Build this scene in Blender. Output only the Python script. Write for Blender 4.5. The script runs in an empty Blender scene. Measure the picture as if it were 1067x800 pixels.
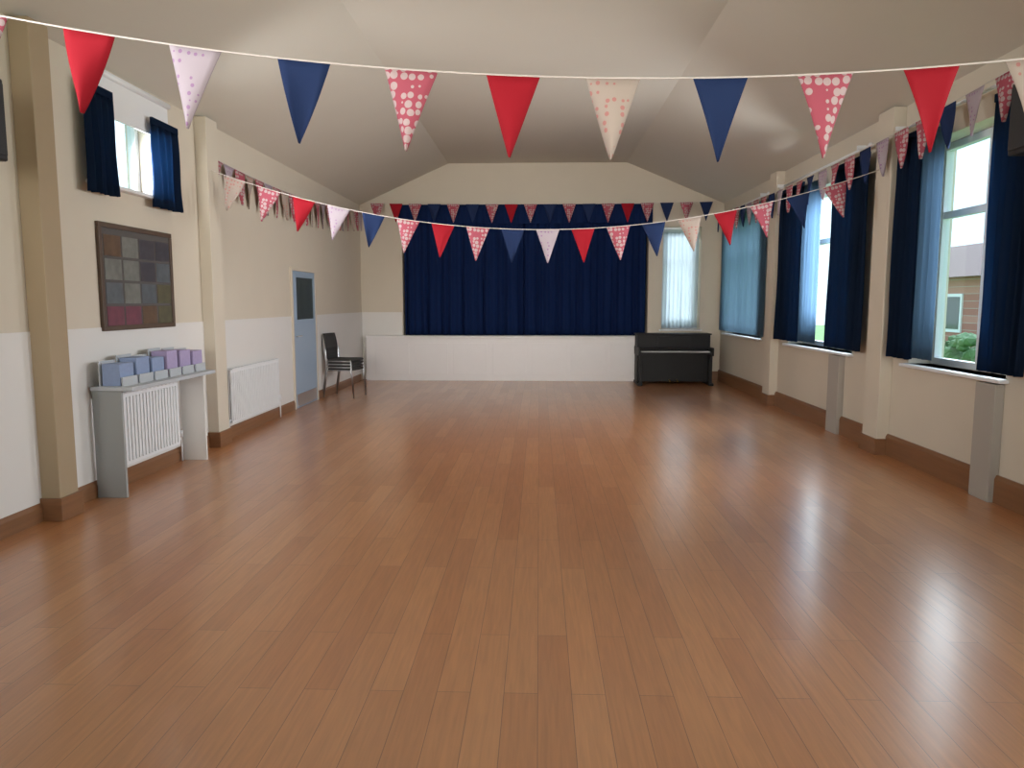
import bpy, bmesh, math, random
from mathutils import Vector, Matrix
random.seed(7)
S = bpy.context.scene
C = S.collection
R = math.radians

# ------------------------------------------------------------------ camera, world, light, exposure
cam_d = bpy.data.cameras.new('camera')
cam = bpy.data.objects.new('camera', cam_d); C.objects.link(cam)
cam.location = (0, 0, 1.5)
cam.rotation_euler = (R(90 - 6.35), 0, R(2.1))
cam_d.sensor_width = 36
cam_d.lens = 770 / 1067 * 36
cam_d.clip_start = 0.05
cam_d.dof.use_dof = False     # the reference frame itself is evenly out of focus; set True for the same softness
cam_d.dof.focus_distance = 0.30
cam_d.dof.aperture_fstop = 1.7
S.camera = cam
S.view_settings.view_transform = 'Standard'
S.view_settings.look = 'None'
S.view_settings.gamma = 1
S.view_settings.exposure = 0.0
S.view_settings.use_curve_mapping = False

w = bpy.data.worlds.new('sky'); S.world = w; w.use_nodes = True
nt = w.node_tree
bg = nt.nodes['Background']
tc = nt.nodes.new('ShaderNodeTexCoord'); sep = nt.nodes.new('ShaderNodeSeparateXYZ')
rp = nt.nodes.new('ShaderNodeValToRGB')
nt.links.new(tc.outputs['Generated'], sep.inputs[0]); nt.links.new(sep.outputs['Z'], rp.inputs[0])
rp.color_ramp.elements[0].position = 0.0; rp.color_ramp.elements[0].color = (0.66, 0.80, 0.92, 1)
rp.color_ramp.elements[1].position = 0.6; rp.color_ramp.elements[1].color = (0.50, 0.68, 0.95, 1)
nt.links.new(rp.outputs[0], bg.inputs[0]); bg.inputs[1].default_value = 2.2

sun_d = bpy.data.lights.new('sun', 'SUN'); sun_d.energy = 7; sun_d.angle = R(80); sun_d.color = (0.84, 0.92, 1.0)
sun = bpy.data.objects.new('sun', sun_d); C.objects.link(sun); sun.location = (20, 30, 15)
sun.rotation_euler = Vector((-0.66, -0.62, -0.50)).to_track_quat('-Z', 'Y').to_euler()
XL, XR, YB, YE = -3.42, 3.44, -3.2, 14.2      # inner faces of the hall
# windows of the right wall (y0, y1): first two are unseen, added for their light
RW = [(-2.2, 0.0), (1.9, 4.0), (5.55, 7.0), (8.25, 10.35), (11.6, 13.8)]
WZ0, WZ1 = 0.93, 2.9
def window_fill(loc, aim, sx, sy, power, spread, col=(0.93, 0.96, 1.0)):
    """added fill lamp at one window opening, aimed into the hall"""
    l = bpy.data.lights.new('daylight_fill', 'AREA'); l.shape = 'RECTANGLE'; l.size = sx; l.size_y = sy
    l.energy = power; l.color = col; l.spread = R(spread)
    o = bpy.data.objects.new('daylight_fill', l); C.objects.link(o); o.location = loc
    o.rotation_euler = Vector(aim).to_track_quat('-Z', 'Y').to_euler()
window_fill((0.0, YB + 0.05, 1.95), (0, 1, 0.0), 5.2, 1.9, 46, 38, (1.0, 0.96, 0.90))  # lamp added in the unseen back window to fill the far end
window_fill((XR + 0.10, -1.1, 1.95), (-1, 0, 0.10), 1.8, 1.5, 12, 120)  # added lamp at the unseen right window behind the viewer
window_fill((XR + 0.10, 2.95, 1.95), (-1, 0, 0.05), 1.7, 1.5, 16, 110)  # added lamp at the unseen right window beside the viewer
window_fill((XR + 0.10, 6.15, 1.98), (-1, 0.22, -0.08), 0.9, 1.4, 52, 105)
window_fill((XR + 0.10, 9.2, 1.98), (-1, 0.30, 0.0), 0.7, 1.4, 185, 130)
window_fill((2.68, YE + 0.19, 1.95), (0, -1, 0), 0.5, 1.6, 5, 100)
window_fill((XL + 0.02, 2.1, 2.8), (0.8, 0.62, -0.02), 1.2, 0.7, 38, 125)  # added lamp at the unseen high left window, lifts the right wall
window_fill((XL - 0.03, 6.2, 2.68), (0.8, 0.6, -0.05), 0.8, 0.4, 46, 110)

# ------------------------------------------------------------------ helpers
def tag(o, label=None, cat=None, group=None, kind=None):
    if label: o['label'] = label
    if cat: o['category'] = cat
    if group: o['group'] = group
    if kind: o['kind'] = kind
    return o
def root(name, loc, label, cat, group=None, rz=0):
    o = bpy.data.objects.new(name, None); C.objects.link(o); o.empty_display_size = 0.1
    o.location = loc; o.rotation_euler = (0, 0, rz)
    return tag(o, label, cat, group)
def obj(name, bm, mat, parent=None, smooth=False, bevel=0, mats=None):
    bmesh.ops.recalc_face_normals(bm, faces=bm.faces[:])
    me = bpy.data.meshes.new(name); bm.to_mesh(me); bm.free()
    for m in (mats or [mat]): me.materials.append(m)
    if smooth:
        for p in me.polygons: p.use_smooth = True
    o = bpy.data.objects.new(name, me); C.objects.link(o)
    if parent: o.parent = parent
    if bevel:
        b = o.modifiers.new('b', 'BEVEL'); b.width = bevel; b.segments = 2; b.limit_method = 'ANGLE'
    return o
def box(bm, x0, x1, y0, y1, z0, z1):
    v = [bm.verts.new(p) for p in ((x0,y0,z0),(x1,y0,z0),(x1,y1,z0),(x0,y1,z0),(x0,y0,z1),(x1,y0,z1),(x1,y1,z1),(x0,y1,z1))]
    for f in ((0,3,2,1),(4,5,6,7),(0,1,5,4),(1,2,6,5),(2,3,7,6),(3,0,4,7)): bm.faces.new([v[i] for i in f])
def boxes(*bs):
    bm = bmesh.new()
    for b in bs: box(bm, *b)
    return bm
def tube(bm, pts, r, n=8, cap=True):
    pts = [Vector(p) for p in pts]; rings = []
    for i, p in enumerate(pts):
        d = (pts[min(i+1, len(pts)-1)] - pts[max(i-1, 0)]).normalized()
        a = d.cross(Vector((0,0,1)))
        if a.length < 0.1: a = d.cross(Vector((1,0,0)))
        a.normalize(); b = d.cross(a).normalized()
        rings.append([bm.verts.new(p + (a*math.cos(t*2*math.pi/n) + b*math.sin(t*2*math.pi/n))*r) for t in range(n)])
    for i in range(len(rings)-1):
        for t in range(n):
            bm.faces.new([rings[i][t], rings[i][(t+1)%n], rings[i+1][(t+1)%n], rings[i+1][t]])
    if cap: bm.faces.new(rings[0]); bm.faces.new(rings[-1])
def prism(bm, pts, axis, a0, a1):
    """polygon pts (2D) extruded along axis"""
    def P(p, a):
        return {'y': (p[0], a, p[1]), 'x': (a, p[0], p[1]), 'z': (p[0], p[1], a)}[axis]
    A = [bm.verts.new(P(p, a0)) for p in pts]; B = [bm.verts.new(P(p, a1)) for p in pts]
    n = len(pts); bm.faces.new(A); bm.faces.new(B)
    for i in range(n): bm.faces.new([A[i], A[(i+1)%n], B[(i+1)%n], B[i]])

# ------------------------------------------------------------------ materials
def mat(name, col, rough=0.6, metal=0, spec=0.5, noise=0, nscale=20, bump=0, coat=0, sheen=0, stretch=None):
    m = bpy.data.materials.new(name); m.use_nodes = True; t = m.node_tree; b = t.nodes['Principled BSDF']
    b.inputs['Base Color'].default_value = (*col, 1); b.inputs['Roughness'].default_value = rough
    b.inputs['Metallic'].default_value = metal; b.inputs['Specular IOR Level'].default_value = spec
    b.inputs['Coat Weight'].default_value = coat; b.inputs['Sheen Weight'].default_value = sheen
    if noise or bump:
        co = t.nodes.new('ShaderNodeTexCoord'); mp = t.nodes.new('ShaderNodeMapping'); n = t.nodes.new('ShaderNodeTexNoise')
        t.links.new(co.outputs['Object'], mp.inputs[0]); t.links.new(mp.outputs[0], n.inputs['Vector'])
        if stretch: mp.inputs['Scale'].default_value = stretch
        n.inputs['Scale'].default_value = nscale; n.inputs['Detail'].default_value = 5
        if noise:
            mx = t.nodes.new('ShaderNodeMix'); mx.data_type = 'RGBA'
            mx.inputs[6].default_value = (*[c*(1-noise) for c in col], 1); mx.inputs[7].default_value = (*[min(1, c*(1+noise)) for c in col], 1)
            t.links.new(n.outputs[0], mx.inputs[0]); t.links.new(mx.outputs[2], b.inputs['Base Color'])
        if bump:
            bp = t.nodes.new('ShaderNodeBump'); bp.inputs['Strength'].default_value = bump; bp.inputs['Distance'].default_value = 0.01
            t.links.new(n.outputs[0], bp.inputs['Height']); t.links.new(bp.outputs[0], b.inputs['Normal'])
    return m
def spotted(name, base, spot, scale, thr=0.35):
    m = mat(name, base, 0.85, spec=0.2); t = m.node_tree; b = t.nodes['Principled BSDF']
    co = t.nodes.new('ShaderNodeTexCoord'); v = t.nodes.new('ShaderNodeTexVoronoi'); v.inputs['Scale'].default_value = scale
    v.inputs['Randomness'].default_value = 0.35
    lt = t.nodes.new('ShaderNodeMath'); lt.operation = 'LESS_THAN'; lt.inputs[1].default_value = thr
    mx = t.nodes.new('ShaderNodeMix'); mx.data_type = 'RGBA'; mx.inputs[6].default_value = (*base, 1); mx.inputs[7].default_value = (*spot, 1)
    t.links.new(co.outputs['Object'], v.inputs['Vector']); t.links.new(v.outputs['Distance'], lt.inputs[0])
    t.links.new(lt.outputs[0], mx.inputs[0]); t.links.new(mx.outputs[2], b.inputs['Base Color'])
    return m
def curtain_mat(name, col, trans, fac):
    m = bpy.data.materials.new(name); m.use_nodes = True; t = m.node_tree; t.nodes.clear()
    o = t.nodes.new('ShaderNodeOutputMaterial'); d = t.nodes.new('ShaderNodeBsdfDiffuse'); tr = t.nodes.new('ShaderNodeBsdfTranslucent'); mx = t.nodes.new('ShaderNodeMixShader')
    co = t.nodes.new('ShaderNodeTexCoord'); n = t.nodes.new('ShaderNodeTexNoise'); n.inputs['Scale'].default_value = 90
    bp = t.nodes.new('ShaderNodeBump'); bp.inputs['Strength'].default_value = 0.25; bp.inputs['Distance'].default_value = 0.003
    t.links.new(co.outputs['Object'], n.inputs['Vector']); t.links.new(n.outputs[0], bp.inputs['Height']); t.links.new(bp.outputs[0], d.inputs['Normal'])
    d.inputs[0].default_value = (*col, 1); tr.inputs[0].default_value = (*trans, 1); mx.inputs[0].default_value = fac
    t.links.new(d.outputs[0], mx.inputs[1]); t.links.new(tr.outputs[0], mx.inputs[2]); t.links.new(mx.outputs[0], o.inputs[0])
    return m
def glass_mat():
    m = bpy.data.materials.new('window glass'); m.use_nodes = True; t = m.node_tree; t.nodes.clear()
    o = t.nodes.new('ShaderNodeOutputMaterial'); a = t.nodes.new('ShaderNodeBsdfTransparent'); g = t.nodes.new('ShaderNodeBsdfGlossy'); mx = t.nodes.new('ShaderNodeMixShader')
    g.inputs['Roughness'].default_value = 0.02; a.inputs[0].default_value = (0.95, 0.98, 0.97, 1)
    mx.inputs[0].default_value = 0.06
    t.links.new(a.outputs[0], mx.inputs[1]); t.links.new(g.outputs[0], mx.inputs[2]); t.links.new(mx.outputs[0], o.inputs[0])
    return m
def floor_mat():
    m = bpy.data.materials.new('wood floor'); m.use_nodes = True; t = m.node_tree; b = t.nodes['Principled BSDF']
    co = t.nodes.new('ShaderNodeTexCoord'); mp = t.nodes.new('ShaderNodeMapping'); mp.inputs['Rotation'].default_value = (0, 0, R(90))
    br = t.nodes.new('ShaderNodeTexBrick'); br.inputs['Scale'].default_value = 1; br.inputs['Brick Width'].default_value = 1.35
    br.inputs['Row Height'].default_value = 0.13; br.inputs['Mortar Size'].default_value = 0.0012; br.offset = 0.37
    br.inputs['Color1'].default_value = (0.46, 0.178, 0.058, 1); br.inputs['Color2'].default_value = (0.55, 0.235, 0.084, 1)
    br.inputs['Mortar'].default_value = (0.16, 0.075, 0.035, 1)
    t.links.new(co.outputs['Object'], mp.inputs[0]); t.links.new(mp.outputs[0], br.inputs['Vector'])
    mg = t.nodes.new('ShaderNodeMapping'); mg.inputs['Scale'].default_value = (28, 1.6, 1)
    n = t.nodes.new('ShaderNodeTexNoise'); n.inputs['Scale'].default_value = 2.0; n.inputs['Detail'].default_value = 7; n.inputs['Distortion'].default_value = 0.6
    t.links.new(co.outputs['Object'], mg.inputs[0]); t.links.new(mg.outputs[0], n.inputs['Vector'])
    rmp = t.nodes.new('ShaderNodeMapRange'); rmp.inputs[3].default_value = 0.72; rmp.inputs[4].default_value = 1.28
    t.links.new(n.outputs[0], rmp.inputs[0])
    mx = t.nodes.new('ShaderNodeVectorMath'); mx.operation = 'SCALE'
    t.links.new(br.outputs['Color'], mx.inputs[0]); t.links.new(rmp.outputs[0], mx.inputs['Scale'])
    t.links.new(mx.outputs[0], b.inputs['Base Color'])
    b.inputs['Specular IOR Level'].default_value = 1.0; b.inputs['Coat Weight'].default_value = 0.8; b.inputs['Coat Roughness'].default_value = 0.22; b.inputs['Coat IOR'].default_value = 1.6
    n2 = t.nodes.new('ShaderNodeTexNoise'); n2.inputs['Scale'].default_value = 1.3; n2.inputs['Detail'].default_value = 4
    t.links.new(co.outputs['Object'], n2.inputs['Vector'])
    r2 = t.nodes.new('ShaderNodeMapRange'); r2.inputs[3].default_value = 0.34; r2.inputs[4].default_value = 0.42
    t.links.new(n2.outputs[0], r2.inputs[0]); t.links.new(r2.outputs[0], b.inputs['Roughness'])
    bp = t.nodes.new('ShaderNodeBump'); bp.inputs['Strength'].default_value = 0.15; bp.inputs['Distance'].default_value = 0.002
    t.links.new(n.outputs[0], bp.inputs['Height']); t.links.new(bp.outputs[0], b.inputs['Normal'])
    return m
def brick_mat():
    m = mat('brickwork', (0.5, 0.25, 0.2), 0.9); t = m.node_tree; b = t.nodes['Principled BSDF']
    co = t.nodes.new('ShaderNodeTexCoord'); mp = t.nodes.new('ShaderNodeMapping'); mp.inputs['Rotation'].default_value = (R(90), 0, R(90))
    br = t.nodes.new('ShaderNodeTexBrick'); br.inputs['Scale'].default_value = 1; br.inputs['Brick Width'].default_value = 0.22; br.inputs['Row Height'].default_value = 0.075
    br.inputs['Mortar Size'].default_value = 0.008
    br.inputs['Color1'].default_value = (0.42, 0.17, 0.13, 1); br.inputs['Color2'].default_value = (0.55, 0.27, 0.21, 1); br.inputs['Mortar'].default_value = (0.5, 0.45, 0.4, 1)
    t.links.new(co.outputs['Object'], mp.inputs[0]); t.links.new(mp.outputs[0], br.inputs['Vector']); t.links.new(br.outputs[0], b.inputs['Base Color'])
    return m

M = dict(
    wall=mat('cream wall paint', (0.64, 0.565, 0.455), 0.75, noise=0.03, nscale=3, bump=0.05),
    ceil=mat('cream ceiling paint', (0.62, 0.575, 0.49), 0.85, noise=0.02, nscale=2),
    dado=mat('off-white dado paint', (0.74, 0.71, 0.67), 0.5, noise=0.02, nscale=3),
    boxing=mat('greyish boxing paint', (0.40, 0.36, 0.31), 0.6),
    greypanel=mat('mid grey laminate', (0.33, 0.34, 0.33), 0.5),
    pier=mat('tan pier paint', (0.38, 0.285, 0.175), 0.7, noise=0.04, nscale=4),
    floor=floor_mat(),
    skirt=mat('stained wood skirting', (0.23, 0.105, 0.045), 0.4, noise=0.25, nscale=6, stretch=(1, .3, 8)),
    white=mat('white gloss paint', (0.80, 0.80, 0.80), 0.35),
    upvc=mat('white window frame', (0.82, 0.83, 0.84), 0.3),
    panel=mat('white stage panel', (0.80, 0.77, 0.76), 0.5, noise=0.02, nscale=5),
    glass=glass_mat(),
    navy=curtain_mat('navy curtain cloth', (0.016, 0.028, 0.058), (0.05, 0.12, 0.22), 0.5),
    blue=curtain_mat('thin blue curtain cloth', (0.10, 0.16, 0.22), (0.42, 0.52, 0.60), 0.75),
    glow_edge=curtain_mat('backlit blue edge cloth', (0.08, 0.13, 0.18), (0.15, 0.21, 0.27), 0.6),  # paler than the navy cloth, backlight put into the colour
    stage=curtain_mat('stage curtain cloth', (0.010, 0.022, 0.075), (0.0, 0.0, 0.0), 0.0),
    net=curtain_mat('white net cloth', (0.8, 0.8, 0.8), (0.62, 0.68, 0.72), 0.75),
    black=mat('black plastic', (0.012, 0.012, 0.014), 0.45),
    grille=mat('black speaker grille', (0.03, 0.03, 0.032), 0.7, noise=0.5, nscale=200),
    piano=mat('black satin lacquer', (0.010, 0.009, 0.009), 0.5, spec=0.25),
    ivory=mat('white piano keys', (0.75, 0.73, 0.68), 0.3),
    brass=mat('brass', (0.6, 0.42, 0.15), 0.3, metal=1),
    steel=mat('brushed steel', (0.55, 0.55, 0.56), 0.3, metal=1),
    red=mat('red cotton', (0.32, 0.009, 0.018), 0.85, spec=0.2, bump=0.2, nscale=300),
    navyflag=mat('navy cotton', (0.014, 0.028, 0.085), 0.85, spec=0.2, bump=0.2, nscale=300),
    pink=spotted('red cotton with white spots', (0.38, 0.08, 0.11), (0.46, 0.34, 0.33), 26, 0.45),
    lilac=spotted('lilac sprigged white cotton', (0.40, 0.33, 0.36), (0.31, 0.18, 0.30), 30, 0.28),
    blush=spotted('pink sprigged cream cotton', (0.40, 0.32, 0.27), (0.44, 0.19, 0.17), 30, 0.30),
    tape=mat('white cotton tape', (0.62, 0.55, 0.50), 0.9),
    frame=mat('dark brown wood', (0.09, 0.055, 0.035), 0.5, noise=0.2, nscale=10, stretch=(1, 1, .2)),
    felt=mat('dark grey felt', (0.10, 0.09, 0.085), 0.95, noise=0.2, nscale=60),
    shelf=mat('pale grey laminate', (0.48, 0.50, 0.52), 0.5),
    bluecloth=mat('faded blue paper', (0.26, 0.33, 0.50), 0.8, noise=0.1, nscale=30),
    lilaccloth=mat('lilac paper', (0.40, 0.33, 0.52), 0.8, noise=0.1, nscale=30),
    bluedoor=mat('pale blue door paint', (0.32, 0.41, 0.52), 0.45),
    darkglass=mat('dark glazing', (0.07, 0.085, 0.08), 0.08),
    seat=mat('charcoal upholstery', (0.045, 0.042, 0.04), 0.9, noise=0.3, nscale=90),
    grass=mat('lawn', (0.22, 0.40, 0.12), 0.95, noise=0.35, nscale=2),
    leaf=mat('hedge leaves', (0.12, 0.22, 0.09), 0.8, noise=0.5, nscale=8),
    brick=brick_mat(),
    tiles=mat('roof tiles', (0.20, 0.12, 0.10), 0.8, noise=0.3, nscale=12),
)

# ------------------------------------------------------------------ the setting
T = 0.32
WH = 3.32            # wall height where the sloped ceiling starts
CH, CX = 4.08, 1.62  # flat ceiling
st = dict(kind='structure')
tag(obj('floor', boxes((XL - T, XR + T, YB - T, YE + T, -0.1, 0)), M['floor']), **st)
bm = bmesh.new()
prism(bm, [(XL, WH), (-CX - .1, CH), (CX, CH), (XR, WH), (XR + T, WH), (XR + T, CH + .25), (XL - T, CH + .25), (XL - T, WH)], 'y', YB - T, YE + T)
tag(obj('ceiling', bm, M['ceil']), **st)

def wall_x(name, x0, x1, opens, z1=WH):
    bm = bmesh.new(); y = YB - T
    for (a, b, c, d) in opens:
        box(bm, x0, x1, y, a, 0, z1); box(bm, x0, x1, a, b, 0, c); box(bm, x0, x1, a, b, d, z1); y = b
    box(bm, x0, x1, y, YE + T, 0, z1)
    bmesh.ops.remove_doubles(bm, verts=bm.verts[:], dist=1e-5)
    return tag(obj(name, bm, M['wall']), **st)
wall_x('wall_right', XR, XR + T, [(a, b, WZ0, WZ1) for a, b in RW])
LW = (5.62, 6.74, 2.42, 3.24)
LW0 = (1.5, 2.7, 2.42, 3.24)  # unseen high window, added to light the right wall
wall_x('wall_left', XL - T, XL, [LW0, LW])
# end wall with stage opening and one window
SX0, SX1, SZ0, SZ1 = -2.62, 2.06, 0.86, 3.26
EW = (2.32, 3.04, 0.98, 2.9)
bm = bmesh.new()
gable = [(XL, WH), (XR, WH), (CX, CH), (-CX - .1, CH)]
prism(bm, gable, 'y', YE, YE + T)
for b in ((XL, SX0, 0, WH), (SX0, SX1, 0, SZ0 - .06), (SX0, SX1, SZ1, WH), (SX1, EW[0], 0, WH), (EW[0], EW[1], 0, EW[2]), (EW[0], EW[1], EW[3], WH), (EW[1], XR, 0, WH)):
    box(bm, b[0], b[1], YE, YE + T, b[2], b[3])
tag(obj('wall_far', bm, M['wall']), **st)
bm = bmesh.new(); prism(bm, gable, 'y', YB - T, YB)
for b in ((XL, -2.8, 0, WH), (-2.8, 2.8, 0, .9), (-2.8, 2.8, 3.0, WH), (2.8, XR, 0, WH)):  # unseen opening, made large so light reaches the stage
    box(bm, b[0], b[1], YB - T, YB, b[2], b[3])
tag(obj('wall_back', bm, M['wall']), **st)
# room behind the stage curtain
bm = boxes((SX0 - .3, SX1 + .3, YE + T, YE + 3, SZ0 - .2, SZ0 - .06), (SX0 - .3, SX1 + .3, YE + 3, YE + 3.1, SZ0 - .2, 3.6),
           (SX0 - .4, SX0 - .3, YE + T, YE + 3, SZ0 - .2, 3.6), (SX1 + .3, SX1 + .4, YE + T, YE + 3, SZ0 - .2, 3.6), (SX0 - .3, SX1 + .3, YE + T, YE + 3, 3.5, 3.6))
tag(obj('trim_7', bm, M['wall']), label='plain shell of the stage behind the navy curtains', **st)
# white panelled stage front
sf = tag(obj('trim_1', boxes((XL + .12, SX1 + .05, YE - .20, YE - .01, 0.0, SZ0 - .05)), M['panel'], bevel=.004), label='white panelled stage front below the navy curtains', **st)
obj('stage_nosing', boxes((XL + .12, SX1 + .07, YE - .24, YE - .01, SZ0 - .05, SZ0)), M['panel'], sf, bevel=.01)
for k in range(7):
    x = XL + .30 + k * .745
    obj('stage_panel', boxes((x, x + .64, YE - .212, YE - .20, .12, SZ0 - .14)), M['panel'], sf, bevel=.004)
# skirtings
def skirt_prof(h, t): return [(0, 0), (t, 0), (t, h - .03), (t * .5, h), (0, h)]
bm = bmesh.new(); prism(bm, [(XR - p[0], p[1]) for p in skirt_prof(.21, .03)], 'y', YB, YE)
tag(obj('baseboard_right', bm, M['skirt']), **st)
bm = bmesh.new(); prism(bm, [(XL + p[0], p[1]) for p in skirt_prof(.13, .025)], 'y', YB, 10.10)
prism(bm, [(XL + p[0], p[1]) for p in skirt_prof(.13, .025)], 'y', 11.2, YE - .25)
tag(obj('baseboard_left', bm, M['skirt']), **st)
tag(obj('baseboard_far', boxes((SX1 + .1, XR - .03, YE - .03, YE, 0, .18)), M['skirt']), **st)
# piers on both walls
n = 2
def pier(side, y0, y1, m, d=.10, z1=WH, label=None):
    global n
    x0, x1 = (XL, XL + d) if side < 0 else (XR - d, XR)
    p = tag(obj('trim_%d' % n, boxes((x0, x1, y0, y1, 0, z1)), m, bevel=.006), label=label, **st); n += 1
    a = .02
    obj('pier_base', boxes((x0 - a, x1 + a, y0 - a, y1 + a, 0, .16)) if side > 0 else boxes((x0, x1 + a, y0 - a, y1 + a, 0, .16)), M['skirt'], p, bevel=.004)
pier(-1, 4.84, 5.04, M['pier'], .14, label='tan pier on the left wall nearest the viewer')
pier(-1, 7.42, 7.68, M['wall'], .12, label='cream pier on the left wall before the white doors')
pier(1, 7.30, 7.62, M['wall'], .12, label='cream pier between the two nearest windows')
pier(1, 10.75, 11.05, M['wall'], .12, label='cream pier between the two farthest windows')

DZ = 1.30
dl = tag(obj('trim_%d' % 10, boxes((XL, XL + .008, YB, 4.84, .13, DZ), (XL, XL + .008, 5.04, 7.42, .13, DZ), (XL, XL + .008, 7.68, 10.10, .13, DZ), (XL, XL + .008, 11.2, YE, .13, DZ)), M['dado']), label='off-white painted lower part of the left wall', **st)
tag(obj('trim_11', boxes((XL, SX0 - .02, YE - .008, YE, 0, DZ)), M['dado']), label='off-white painted lower part of the end wall', **st)
for q, (a, b) in enumerate(((5.55, 5.80), (8.42, 8.72))):  # greyish strips standing from floor to sill
    tag(obj('trim_%d' % (12 + q), boxes((XR - .07, XR, a, b, 0, .89)), M['boxing'], bevel=.004), label=('greyish upright strip below the nearest window', 'greyish upright strip below the middle window')[q], **st)

# ------------------------------------------------------------------ windows
def window(num, side, a, b, z0, z1, mull=2, transom=.68, sill=True):
    """side 'r','l' = side walls (a..b along y), 'f' = far wall (a..b along x)"""
    def P(u0, u1, w0, w1, v0, v1):          # u along wall, w outwards from the inner face, v height
        if side == 'r': return (XR + w0, XR + w1, u0, u1, v0, v1)
        if side == 'l': return (XL - w1, XL - w0, u0, u1, v0, v1)
        if side == 'b': return (u0, u1, YB - w1, YB - w0, v0, v1)
        return (u0, u1, YE + w0, YE + w1, v0, v1)
    w0, w1, t = .20, .27, .06
    bs = [P(a, b, w0, w1, z0, z0 + t), P(a, b, w0, w1, z1 - t, z1), P(a, a + t, w0, w1, z0 + t, z1 - t), P(b - t, b, w0, w1, z0 + t, z1 - t)]
    win = tag(obj('window_%d' % num, boxes(*bs), M['upvc'], bevel=.004), **st)
    bars = []
    for k in range(1, mull):
        u = a + (b - a) * k / mull; bars.append(P(u - .03, u + .03, w0 + .005, w1 - .005, z0 + t, z1 - t))
    if transom:
        zt = z0 + (z1 - z0) * transom; bars.append(P(a + t, b - t, w0 + .008, w1 - .008, zt - .03, zt + .03))
    if bars: obj('glazing_bars', boxes(*bars), M['upvc'], win)
    obj('pane', boxes(P(a + t, b - t, w0 + .03, w0 + .036, z0 + t, z1 - t)), M['glass'], win)
    if sill: obj('window_sill', boxes(P(a - .04, b + .04, -.07, .20, z0 - .03, z0)), M['white'], win, bevel=.008)
    return win
window(1, 'r', *RW[2], WZ0, WZ1)
window(2, 'r', *RW[3], WZ0, WZ1)
window(3, 'r', *RW[4], WZ0, WZ1)
window(4, 'f', EW[0], EW[1], EW[2], EW[3], mull=1)
window(5, 'l', *LW, transom=0)
window(6, 'r', *RW[1], WZ0, WZ1)  # unseen window, added as a light source
window(9, 'l', *LW0, transom=0)  # unseen twin of the high left window, added for light
window(7, 'r', *RW[0], WZ0, WZ1)  # unseen, behind the viewer, added to let light in
window(8, 'b', -2.8, 2.8, .9, 3.0, mull=5)  # unseen back window, added and sized to light the far end

# ------------------------------------------------------------------ curtains
def cloth(u0, u1, z0, z1, folds, amp, seed=0, nz=14, flare=0.0):
    """pleated sheet in local coords: x along the track, y = depth, z up; real thickness by solidify"""
    rnd = random.Random(seed); bm = bmesh.new(); nx = folds * 10; g = []
    ph = [rnd.uniform(-.5, .5) for _ in range(folds + 2)]
    for j in range(nz + 1):
        v = j / nz; z = z1 + (z0 - z1) * v; row = []
        for i in range(nx + 1):
            s = i / nx; k = s * folds; f = int(k)
            a = amp * (.75 + .35 * math.sin(f * 2.3 + seed)) * (.55 + .45 * v)
            y = a * math.sin(2 * math.pi * k + ph[min(f, folds)] * v * .5) + .15 * a * math.sin(7 * v + f)
            x = u0 + (u1 - u0) * s + (s - .5) * flare * v + .2 * a * math.sin(4 * math.pi * k)
            row.append(bm.verts.new((x, y, z)))
        g.append(row)
    for j in range(nz):
        for i in range(nx): bm.faces.new([g[j][i], g[j][i+1], g[j+1][i+1], g[j+1][i]])
    return bm
def curtain(name, loc, rz, u0, u1, z0, z1, folds, amp, m, label, cat='curtain', group=None, seed=0, flare=0.0, part='drape'):
    r = root(name, loc, label, cat, group, rz)
    o = obj(part, cloth(u0, u1, z0, z1, folds, amp, seed, flare=flare), m, r, smooth=True)
    s = o.modifiers.new('s', 'SOLIDIFY'); s.thickness = .004
    obj('heading_tape', boxes((u0, u1, -.012, .012, z1 - .005, z1 + .055)), m, r, bevel=.004)
    return r
def pole(name, loc, rz, length, label, m=None):
    r = root(name, loc, label, 'curtain pole', None, rz)
    bm = bmesh.new(); tube(bm, [(-length/2, 0, 0), (length/2, 0, 0)], .014, 12); obj('rod', bm, m or M['white'], r, smooth=True)
    for s in (-1, 1):
        bm = bmesh.new(); bmesh.ops.create_uvsphere(bm, u_segments=12, v_segments=8, radius=.028, matrix=Matrix.Translation((s*(length/2+.02), 0, 0)))
        obj('finial', bm, m or M['white'], r, smooth=True)
        obj('bracket', boxes((s*(length/2-.1)-.012, s*(length/2-.1)+.012, -.087, .0, -.02, .02)), m or M['white'], r)
    return r
CW = 'navy curtains at the right wall windows'
CZ0, CZ1, cx = .98, 2.96, XR - .09
# side-wall curtains run along y: rotate local x to world y
curtain('window_curtain', (cx, 0, 0), R(90), 5.22, 5.76, CZ0, CZ1, 6, .045, M['navy'], 'dark navy curtain at the near side of the nearest window, by the picture edge', seed=1)
c2 = curtain('window_curtain', (cx, 0, 0), R(90), 6.78, 7.24, CZ0, CZ1, 6, .04, M['navy'], 'navy curtain with a pale blue inner edge at the far side of the nearest window', seed=2)
o = obj('glow_edge', cloth(6.42, 6.80, CZ0 + .02, CZ1, 4, .02, 12), M['glow_edge'], c2, smooth=True); o['label'] = 'thin pale blue edge with the light through it in its colour'  # added paler strip stands for light through the curtain's inner edge
q = o.modifiers.new('s', 'SOLIDIFY'); q.thickness = .003
curtain('window_curtain', (cx, 0, 0), R(90), 7.84, 8.78, CZ0, CZ1, 9, .045, M['navy'], 'dark curtain gathered at the near side of the middle right window', seed=3)
c4 = curtain('window_curtain', (cx, 0, 0), R(90), 9.72, 10.62, CZ0, CZ1, 8, .045, M['navy'], 'dark curtain gathered at the far side of the middle right window', seed=4)
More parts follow.
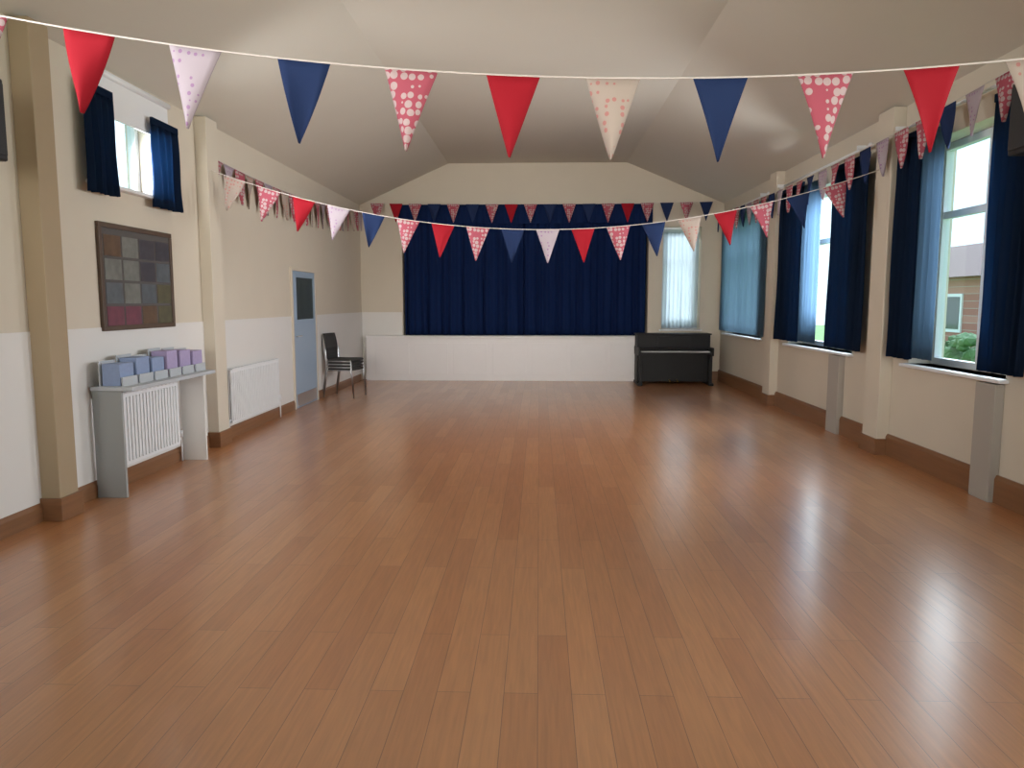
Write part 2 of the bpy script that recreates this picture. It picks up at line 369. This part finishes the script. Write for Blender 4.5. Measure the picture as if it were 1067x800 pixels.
o = obj('glow_edge', cloth(9.1, 9.74, CZ0 + .02, CZ1, 6, .02, 15), M['glow_edge'], c4, smooth=True); o['label'] = 'thin pale blue edge with the light through it in its colour'  # same added strip, imitates the glow at this curtain's edge
q = o.modifiers.new('s', 'SOLIDIFY'); q.thickness = .003
curtain('window_curtain', (cx, 0, 0), R(90), 11.20, 13.90, CZ0, CZ1, 20, .03, M['blue'], 'thin mid-blue curtain drawn right across the farthest right window', seed=5)
for y0, y1, lab in ((5.15, 7.27, 'white curtain pole over the nearest right window'), (7.8, 10.65, 'white curtain pole over the middle right window'), (11.15, 13.98, 'white curtain pole over the farthest right window')):
    pole('curtain_pole', (cx + .0, (y0 + y1) / 2, CZ1 + .115), R(-90), y1 - y0 - .1, lab)
lx = XL + .09
curtain('window_curtain', (lx, 0, 0), R(90), 5.48, 5.84, 2.32, 3.06, 5, .035, M['navy'], 'short black-navy curtain at the near side of the small high left window', seed=6)
curtain('window_curtain', (lx, 0, 0), R(90), 6.42, 6.88, 2.32, 3.02, 4, .035, M['navy'], 'short navy curtain at the far side of the small high left window', seed=7)
rb = root('roller_blind', (XL + .035, 6.18, 2.94), 'white roller blind, partly lowered over the top of the small high left window', 'blind')
obj('fabric', boxes((-.004, .004, -.64, .64, 0.02, .30)), M['white'], rb)
bm = bmesh.new(); tube(bm, [(0, -.66, .32), (0, .66, .32)], .028, 12); obj('roller', bm, M['white'], rb, smooth=True)
obj('bottom_bar', boxes((-.01, .01, -.65, .65, 0, .025)), M['white'], rb)
# stage curtains, two halves meeting
sc = YE + .02
curtain('stage_curtain', (0, sc + .05, 0), 0, SX0 + .03, -.30, SZ0 + .0, SZ1 - .08, 17, .05, M['stage'], 'left half of the navy stage curtain, reaching the black edge of the opening', 'stage curtain', seed=8)
curtain('stage_curtain', (0, sc + .10, 0), 0, -.36, SX1 - .03, SZ0 + .0, SZ1 - .08, 18, .05, M['stage'], 'right half of the navy stage curtain, nearest the black piano', 'stage curtain', seed=9)
curtain('stage_valance', (0, YE - .06, 0), 0, SX0 - .05, SX1 + .05, SZ1 - .30, SZ1 + .0, 40, .018, M['stage'], 'short navy valance across the top of the stage opening', 'valance', seed=10)
curtain('net_curtain', (0, YE + .12, 0), 0, EW[0] + .02, EW[1] - .02, EW[2] + .02, EW[3] - .1, 9, .02, M['net'], 'white net curtain in the narrow bright window right of the stage', 'net curtain', seed=11)

# ------------------------------------------------------------------ bunting
def pennant_mesh(wd, ht, seed, m):
    """cloth triangle with real thickness, hanging from z=0; x along the tape"""
    rnd = random.Random(seed); bm = bmesh.new(); nr = 8; rows = []
    c = rnd.uniform(.015, .04) * rnd.choice((-1, 1)); tw = rnd.uniform(-.04, .04)
    for j in range(nr + 1):
        v = j / nr; hw = wd / 2 * (1 - v) + .004; row = []
        for i in range(7):
            s = i / 6 * 2 - 1
            row.append((s * hw, c * (1 - s * s) * math.sin(v * 2.4) + tw * v * s * (1 - v) * 2 + tw * .5 * v, -ht * v))
        rows.append(row)
    A = [[bm.verts.new(p) for p in r] for r in rows]; B = [[bm.verts.new((p[0], p[1] + .002, p[2])) for p in r] for r in rows]
    for j in range(nr):
        for i in range(6):
            bm.faces.new([A[j][i], A[j][i+1], A[j+1][i+1], A[j+1][i]]); bm.faces.new([B[j][i], B[j+1][i], B[j+1][i+1], B[j][i+1]])
        bm.faces.new([A[j][0], A[j+1][0], B[j+1][0], B[j][0]]); bm.faces.new([A[j][6], B[j][6], B[j+1][6], A[j+1][6]])
    for i in range(6):
        bm.faces.new([A[0][i], B[0][i], B[0][i+1], A[0][i+1]]); bm.faces.new([A[nr][i], A[nr][i+1], B[nr][i+1], B[nr][i]])
    bmesh.ops.recalc_face_normals(bm, faces=bm.faces[:])
    me = bpy.data.meshes.new('pennant'); bm.to_mesh(me); bm.free(); me.materials.append(m)
    for p in me.polygons: p.use_smooth = True
    return me
def bunting(p0, p1, sag, spots, wd, ht, label, group=None):
    """tape from p0 to p1 sagging by sag; spots = [(fraction, material key, part label)]"""
    p0, p1 = Vector(p0), Vector(p1); r = root('bunting', p0, label, 'bunting', group)
    def at(s):
        q = (p1 - p0) * s; q.z -= 4 * sag * s * (1 - s); return q
    bm = bmesh.new(); tube(bm, [at(i / 48) for i in range(49)], .004, 6); obj('tape', bm, M['tape'], r)
    cache = {}
    for k, (s, key, lab) in enumerate(spots):
        kk = (key, k % 3)
        if kk not in cache: cache[kk] = pennant_mesh(wd, ht, hash_int(kk), M[key])
        o = bpy.data.objects.new('pennant', cache[kk]); C.objects.link(o); o.parent = r
        o.location = at(s); d = at(min(1, s + .01)) - at(max(0, s - .01))
        o.rotation_euler = (0, -math.atan2(d.z, math.hypot(d.x, d.y)), math.atan2(d.y, d.x))
        if lab: o['label'] = lab
    return r
def hash_int(k): return sum(ord(c) for c in k[0]) * 7 + k[1] * 13
LB = {'red': 'plain red pennant', 'navyflag': 'plain navy pennant', 'pink': 'red pennant with white spots', 'lilac': 'white pennant with lilac sprigs', 'blush': 'cream pennant with pink sprigs'}
# the near string, across the hall in front of the viewer
Y1 = 3.3
keys = {-3: 'lilac', -2: 'navyflag', -1: 'pink', 0: 'red', 1: 'lilac', 2: 'navyflag', 3: 'pink', 4: 'red', 5: 'blush', 6: 'navyflag', 7: 'pink', 8: 'red', 9: 'blush', 10: 'navyflag', 11: 'lilac', 12: 'red'}
px1 = {-3: -285, -2: -166, -1: -48, 0: 70, 1: 187, 2: 306, 3: 423, 4: 533, 5: 640, 6: 754, 7: 864, 8: 974, 9: 1078, 10: 1186, 11: 1296, 12: 1405}
spots = []
for k, key in keys.items():
    x = (px1[k] - 562) / 826 * Y1
    if -3.3 < x < 3.3: spots.append(((x - XL) / (XR - XL), key, LB[key]))
bunting((XL, Y1, 2.985), (XR, Y1, 2.705), .385, spots, .225, .345, 'nearest string of large red, navy and patterned pennants, across the whole view below the ceiling')
# second string, from pier to pier
Y2 = 7.5; seq = ['red', 'lilac', 'navyflag', 'pink', 'red', 'pink', 'navyflag', 'lilac', 'red', 'pink', 'navyflag', 'blush', 'red', 'pink', 'navyflag', 'pink']; spots = []
for k in range(-3, 16):
    x = (-249 + 36.8 * k) / 785 * Y2; key = 'pink' if k == -1 else 'blush' if k < 0 else seq[k]
    if -3.25 < x < 3.3: spots.append(((x - XL - .1) / (XR - XL - .2), key, LB[key]))
bunting((XL + .12, Y2, 2.81), (XR - .12, Y2, 2.78), .58, spots, .225, .33, 'middle string of pennants, sagging across the hall from pier to pier')
# strings along the walls
def run(p0, p1, sag, step, start, label, wd=.24, ht=.34, order=('pink', 'blush', 'lilac', 'pink', 'navyflag', 'red')):
    L = (Vector(p1) - Vector(p0)).length; nn = int(L / step); sp = []
    for i in range(nn):
        key = order[(i + start) % len(order)]; sp.append(((i + .5) / nn, key, LB[key]))
    return bunting(p0, p1, sag, sp, wd, ht, label)
run((XL + .045, 7.675, 2.98), (XL + .045, YE - .01, 3.22), .12, .29, 0, 'string of pennants along the left wall, mostly pink and white, towards the stage', order=('pink', 'lilac', 'pink', 'blush'), wd=.28, ht=.38)
run((XL + .22, YE - .30, 3.32), (XR - .22, YE - .30, 3.32), .03, .34, 2, 'farthest string of pennants, along the end wall over the stage opening', order=('pink', 'navyflag', 'pink', 'red', 'pink', 'navyflag'))
run((XR - .19, YE - .3, 3.10), (XR - .19, 5.3, 3.10), .10, .36, 1, 'string of pennants along the right wall over the window curtains', order=('pink', 'navyflag', 'lilac', 'pink'))

# ------------------------------------------------------------------ loudspeakers
def wall_speaker(x, y, z, side, label):
    r = root('wall_speaker', (x, y, z), label, 'loudspeaker', None, R(90) if side < 0 else R(-90))
    # local: -y faces the room, mounting at +y (wall)
    bm = bmesh.new(); prism(bm, [(-.15, -.13), (.15, -.13), (.11, .13), (-.11, .13)], 'z', 0, .46); obj('cabinet', bm, M['black'], r, bevel=.012)
    obj('grille', boxes((-.13, .13, -.142, -.13, .03, .43)), M['grille'], r, bevel=.004)
    bm = bmesh.new(); tube(bm, [(0, .13, .23), (0, .225, .23)], .022, 12); obj('wall_bracket', bm, M['black'], r)
    obj('wall_plate', boxes((-.06, .06, .215, .228, .12, .34)), M['black'], r)
    return r
wall_speaker(XL + .23, 4.12, 2.30, -1, 'black loudspeaker on the left wall, cut by the picture edge')
wall_speaker(XR - .23, 4.98, 2.45, 1, 'black loudspeaker on the right wall, above the curtain at the picture edge')

# ------------------------------------------------------------------ notice board on the left wall
def notice_board():
    y0, y1, z0, z1 = 5.66, 6.80, 1.27, 2.12; x = XL
    r = root('notice_board', (x, (y0 + y1) / 2, z0), 'dark framed notice board covered in photographs and notices, over the shelf on the left wall', 'notice board')
    def lb(a, b, w0, w1, c, d): return (w0, w1, a - (y0 + y1) / 2, b - (y0 + y1) / 2, c - z0, d - z0)
    obj('board', boxes(lb(y0 + .03, y1 - .03, .0, .018, z0 + .03, z1 - .03)), M['felt'], r)
    obj('frame', boxes(lb(y0, y1, 0, .03, z0, z0 + .04), lb(y0, y1, 0, .03, z1 - .04, z1), lb(y0, y0 + .04, 0, .03, z0 + .04, z1 - .04), lb(y1 - .04, y1, 0, .03, z0 + .04, z1 - .04)), M['frame'], r, bevel=.004)
    cols = {'brown': (.12, .07, .04), 'grey': (.17, .17, .15), 'dim': (.06, .055, .065), 'olive': (.10, .09, .05), 'maroon': (.16, .05, .07), 'slate': (.10, .11, .12)}
    mm = {k: mat(k + ' photograph', v, .4, noise=.5, nscale=14) for k, v in cols.items()}
    grid = [['brown', 'grey', 'dim', 'dim'], ['grey', 'grey', 'dim', 'slate'], ['slate', 'grey', 'slate', 'olive'], ['maroon', 'maroon', 'brown', 'olive']]
    for j, rw in enumerate(grid):
        for i, k in enumerate(rw):
            a = y0 + .07 + i * .262; c = z1 - .07 - (j + 1) * .188
            o = obj('pinned_photograph', boxes(lb(a, a + .235, .018, .021, c, c + .165)), mm[k], r); o['label'] = k.replace('dim', 'dark') + ' toned picture'
notice_board()

# ------------------------------------------------------------------ radiator and shelf under the board
def radiator(yc, label, length=1.25):
    r = root('radiator', (XL, yc, 0), label, 'radiator')
    z0, z1 = .17, .76; h = length / 2
    bm = bmesh.new(); box(bm, .05, .062, -h, h, z0, z1)
    nn = int(length / .05)
    for i in range(nn):
        a = -h + .012 + i * (length - .024) / nn
        box(bm, .062, .072, a, a + .03, z0 + .03, z1 - .03)
    obj('front_panel', bm, M['white'], r, bevel=.003)
    obj('back_panel', boxes((.03, .04, -h, h, z0, z1)), M['white'], r)
    bm = boxes((.024, .032, -h + .02, h - .02, z1 + .003, z1 + .012), (.066, .074, -h + .02, h - .02, z1 + .003, z1 + .012))
    for i in range(18):
        a = -h + .03 + i * (length - .06) / 17; box(bm, .024, .074, a - .006, a + .006, z1 - .001, z1 + .014)
    obj('top_grille', bm, M['white'], r)
    for s in (-1, 1):
        bm = bmesh.new(); tube(bm, [(.045, s*(h+.0), z0 + .04), (.045, s*(h+.04), z0 + .04), (.045, s*(h+.05), z0), (.045, s*(h+.05), 0)], .009, 8)
        obj('pipe', bm, M['white'], r, smooth=True)
    bm = bmesh.new(); tube(bm, [(.045, h+.045, z0+.06), (.045, h+.045, z0+.13)], .018, 12); obj('valve', bm, M['white'], r, smooth=True)
    return r
radiator(6.12, 'white panel radiator below the shelf on the left wall', 1.2)
radiator(8.65, 'white panel radiator beyond the second pier on the left wall', 1.5)
def shelf_unit():
    y0, y1 = 5.42, 6.86; r = root('wall_shelf', (XL, (y0+y1)/2, 0), 'narrow pale grey shelf standing over the radiator on the left wall', 'shelf')
    h = (y1 - y0) / 2
    obj('shelf_top', boxes((.03, .36, -h, h, .83, .86)), M['shelf'], r, bevel=.004)
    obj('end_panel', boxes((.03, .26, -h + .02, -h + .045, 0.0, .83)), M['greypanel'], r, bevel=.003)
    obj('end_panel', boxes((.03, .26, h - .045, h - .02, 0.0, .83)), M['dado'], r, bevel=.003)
    obj('rear_rail', boxes((.03, .045, -h + .045, h - .045, .77, .83)), M['shelf'], r)
shelf_unit()
rnd = random.Random(5)
names = ['at the near end of the grey shelf', 'second from the near end of the grey shelf', 'third along the grey shelf', 'fourth along the grey shelf', 'second from the far end of the grey shelf', 'at the far end of the grey shelf']
for i in range(6):
    y = 5.55 + i * .238; k = 'bluecloth' if i < 3 else 'lilaccloth'; hh = [.17, .20, .18, .22, .21, .19][i]
    nm = 'blue' if i < 3 else 'lilac'
    r = root('leaflet_stack', (XL + .19, y, .861), nm + ' stack of leaflets in a holder, ' + names[i], 'leaflet stack', 'leaflet stacks on the grey shelf', rnd.uniform(-.06, .06))
    bm = boxes((-.075, .06, -.10, .10, 0.003, hh)); obj('leaflets', bm, M[k], r, bevel=.003)
    bm = bmesh.new(); prism(bm, [(-.10, 0), (.085, 0), (.085, .07), (.075, .07), (.075, .003), (-.09, .003), (-.09, hh + .02), (-.10, hh + .02)], 'y', -.108, .108)
    obj('holder', bm, M['shelf'], r)

# ------------------------------------------------------------------ doors on the left wall
def blue_door():
    y0, y1, zt = 10.15, 11.15, 1.93
    d = tag(obj('door_1', boxes((XL, XL + .03, y0 - .05, y0, 0, zt + .05), (XL, XL + .03, y1, y1 + .05, 0, zt + .05), (XL, XL + .03, y0, y1, zt, zt + .05)), M['wall'], bevel=.004), label='pale blue door with a dark glazed upper panel in the left wall', **st)
    lf = obj('door_leaf', boxes((XL + .001, XL + .024, y0 + .004, y1 - .004, .006, zt - .004)), M['bluedoor'], d, bevel=.002)
    obj('glazed_panel', boxes((XL + .024, XL + .028, y0 + .12, y1 - .12, 1.25, 1.84)), M['darkglass'], lf)
    obj('glazing_bead', boxes(*[(XL + .024, XL + .034, a, b, c, e) for a, b, c, e in ((y0+.09, y0+.12, 1.22, 1.87), (y1-.12, y1-.09, 1.22, 1.87), (y0+.12, y1-.12, 1.22, 1.25), (y0+.12, y1-.12, 1.84, 1.87))]), M['bluedoor'], lf)
    bm = bmesh.new(); tube(bm, [(XL+.024, y0+.08, 1.02), (XL+.07, y0+.08, 1.02), (XL+.07, y0+.2, 1.02)], .01, 8); obj('door_handle', bm, M['steel'], lf, smooth=True)
    obj('kick_plate', boxes((XL + .024, XL + .027, y0 + .04, y1 - .04, .03, .2)), M['steel'], lf)
blue_door()

# ------------------------------------------------------------------ stacked chairs by the far left corner
def chair_proto():
    r = root('stacking_chair', (0, 0, 0), '', 'chair')
    bm = boxes((-.22, .22, -.22, .20, .425, .465)); obj('seat', bm, M['seat'], r, bevel=.016)
    bm = bmesh.new()
    rows = []
    for j in range(5):
        z = .60 + j * .065; row = []
        for i in range(7):
            s = i / 6 * 2 - 1; row.append((s * (.21 - .012 * abs(j - 2)), .235 + .05 * (z - .6) / .3 + .02 * s * s * -1, z))
        rows.append(row)
    A = [[bm.verts.new(p) for p in q] for q in rows]; B = [[bm.verts.new((p[0], p[1] + .022, p[2])) for p in q] for q in rows]
    for j in range(4):
        for i in range(6): bm.faces.new([A[j][i], A[j][i+1], A[j+1][i+1], A[j+1][i]]); bm.faces.new([B[j][i], B[j+1][i], B[j+1][i+1], B[j][i+1]])
        bm.faces.new([A[j][0], A[j+1][0], B[j+1][0], B[j][0]]); bm.faces.new([A[j][6], B[j][6], B[j+1][6], A[j+1][6]])
    for i in range(6): bm.faces.new([A[0][i], B[0][i], B[0][i+1], A[0][i+1]]); bm.faces.new([A[4][i], A[4][i+1], B[4][i+1], B[4][i]])
    obj('backrest', bm, M['seat'], r, smooth=True)
    for s in (-1, 1):
        bm = bmesh.new(); tube(bm, [(s*.235, -.235, 0), (s*.235, -.20, .42), (s*.235, -.19, .445)], .011, 8); obj('leg', bm, M['steel'], r, smooth=True)
        bm = bmesh.new(); tube(bm, [(s*.235, .27, 0), (s*.235, .20, .42), (s*.228, .22, .58), (s*.215, .275, .84)], .011, 8); obj('leg', bm, M['steel'], r, smooth=True)
        bm = bmesh.new(); tube(bm, [(s*.235, -.20, .43), (s*.235, .20, .43)], .010, 8); obj('seat_rail', bm, M['steel'], r, smooth=True)
    return r
proto = chair_proto()
plc = ['bottom dark chair of the short stack in the far left corner', 'second dark chair up in the short stack in the far left corner', 'third dark chair up in the short stack in the far left corner', 'topmost dark chair of the short stack in the far left corner']
kids = list(proto.children)
for i in range(4):
    if i == 0: c = proto
    else:
        c = proto.copy(); C.objects.link(c)
        for ch in kids:
            d = ch.copy(); C.objects.link(d); d.parent = c
    c.location = (XL + .34 , 11.62, .048 * i); c.rotation_euler = (0, 0, R(80))
    tag(c, plc[i], 'chair', 'stacked chairs in the far left corner')

# ------------------------------------------------------------------ piano right of the stage
def piano():
    r = root('upright_piano', (2.45, 13.55, 0), 'low black upright piano in the far right corner, under the bright narrow window', 'piano')
    r.scale = (1, 1, .92)
    wd = .66
    obj('case', boxes((-wd, wd, .0, .34, .05, .98)), M['piano'], r, bevel=.006)
    obj('lid', boxes((-wd - .02, wd + .02, -.02, .36, .98, 1.005)), M['piano'], r, bevel=.005)
    for s in (-1, 1):
        obj('side_panel', boxes((s*wd - .03, s*wd + .03, -.26, .36, .62, .76)) if 0 else boxes((s*(wd-.01) - .02, s*(wd-.01) + .02, -.27, .34, .58, .74)), M['piano'], r, bevel=.006)
        obj('leg', boxes((s*(wd-.04) - .03, s*(wd-.04) + .03, -.25, -.19, 0.0, .58)), M['piano'], r, bevel=.005)
        obj('toe_block', boxes((s*(wd-.02) - .035, s*(wd-.02) + .035, -.28, .34, 0, .05)), M['piano'], r, bevel=.005)
    obj('key_bed', boxes((-wd + .03, wd - .03, -.25, 0, .60, .65)), M['piano'], r, bevel=.003)
    k = obj('fallboard', boxes((-wd + .03, wd - .03, -.26, .0, .705, .725)), M['piano'], r, bevel=.004)
    bm = bmesh.new()
    for i in range(52): a = -wd + .05 + i * (2*wd - .1) / 52; box(bm, a, a + (2*wd - .1)/52 - .0015, -.235, -.02, .65, .668)
    obj('keyboard', bm, M['ivory'], r)
    obj('music_desk', boxes((-.3, .3, -.03, -.0, .76, .95)), M['piano'], r, bevel=.004)
    for x in (-.07, .07):
        bm = bmesh.new(); tube(bm, [(x, .0, .09), (x, -.05, .08), (x, -.12, .06)], .012, 8); obj('pedal', bm, M['brass'], r, smooth=True)
piano()

# ------------------------------------------------------------------ outside
tag(obj('ground', boxes((-40, 60, -30, 60, -.5, -.35)), M['grass']), **st)
def blob_hedge(x, y0, y1, h, label, seed):
    rn = random.Random(seed); r = root('hedge', (x, (y0 + y1) / 2, -.35), label, 'hedge')
    bm = bmesh.new(); L = (y1 - y0) / 2
    nx, nz = 60, 10
    for k in range(700):
        px, py, pz = rn.uniform(-.5, .5), rn.uniform(-L, L), rn.uniform(.1, h)
        s = rn.uniform(.12, .26)
        bmesh.ops.create_icosphere(bm, subdivisions=1, radius=s, matrix=Matrix.Translation((px, py, pz)) @ Matrix.Rotation(rn.uniform(0, 3), 4, 'Z') @ Matrix.Diagonal((1, 1, .7, 1)))
    obj('foliage', bm, M['leaf'], r)
    bm = bmesh.new()
    for k in range(8): yy = -L + (k + .5) * L / 4; tube(bm, [(0, yy, 0), (.05, yy, h * .6)], .04, 6)
    obj('stem', bm, M['frame'], r)
blob_hedge(9, 8, 22, 1.1, 'low clipped hedge on the lawn outside the right-hand windows', 3)
def house():
    r = root('brick_house', (17, 27, -.35), 'pinkish brick house seen faintly through the nearest window', 'house')
    obj('brick_wall', boxes((-4, 4, -5, 5, 0, 2.6)), M['brick'], r)
    bm = bmesh.new(); prism(bm, [(-4.4, 2.6), (4.4, 2.6), (0, 4.1)], 'y', -5.3, 5.3); obj('roof', bm, M['tiles'], r)
    for y in (-3, 0, 3):
        f = obj('window', boxes((-4.05, -3.98, y - .7, y + .7, .9, 2.1)), M['upvc'], r); obj('pane', boxes((-4.06, -4.045, y - .6, y + .6, 1.0, 2.0)), M['darkglass'], f)
house()
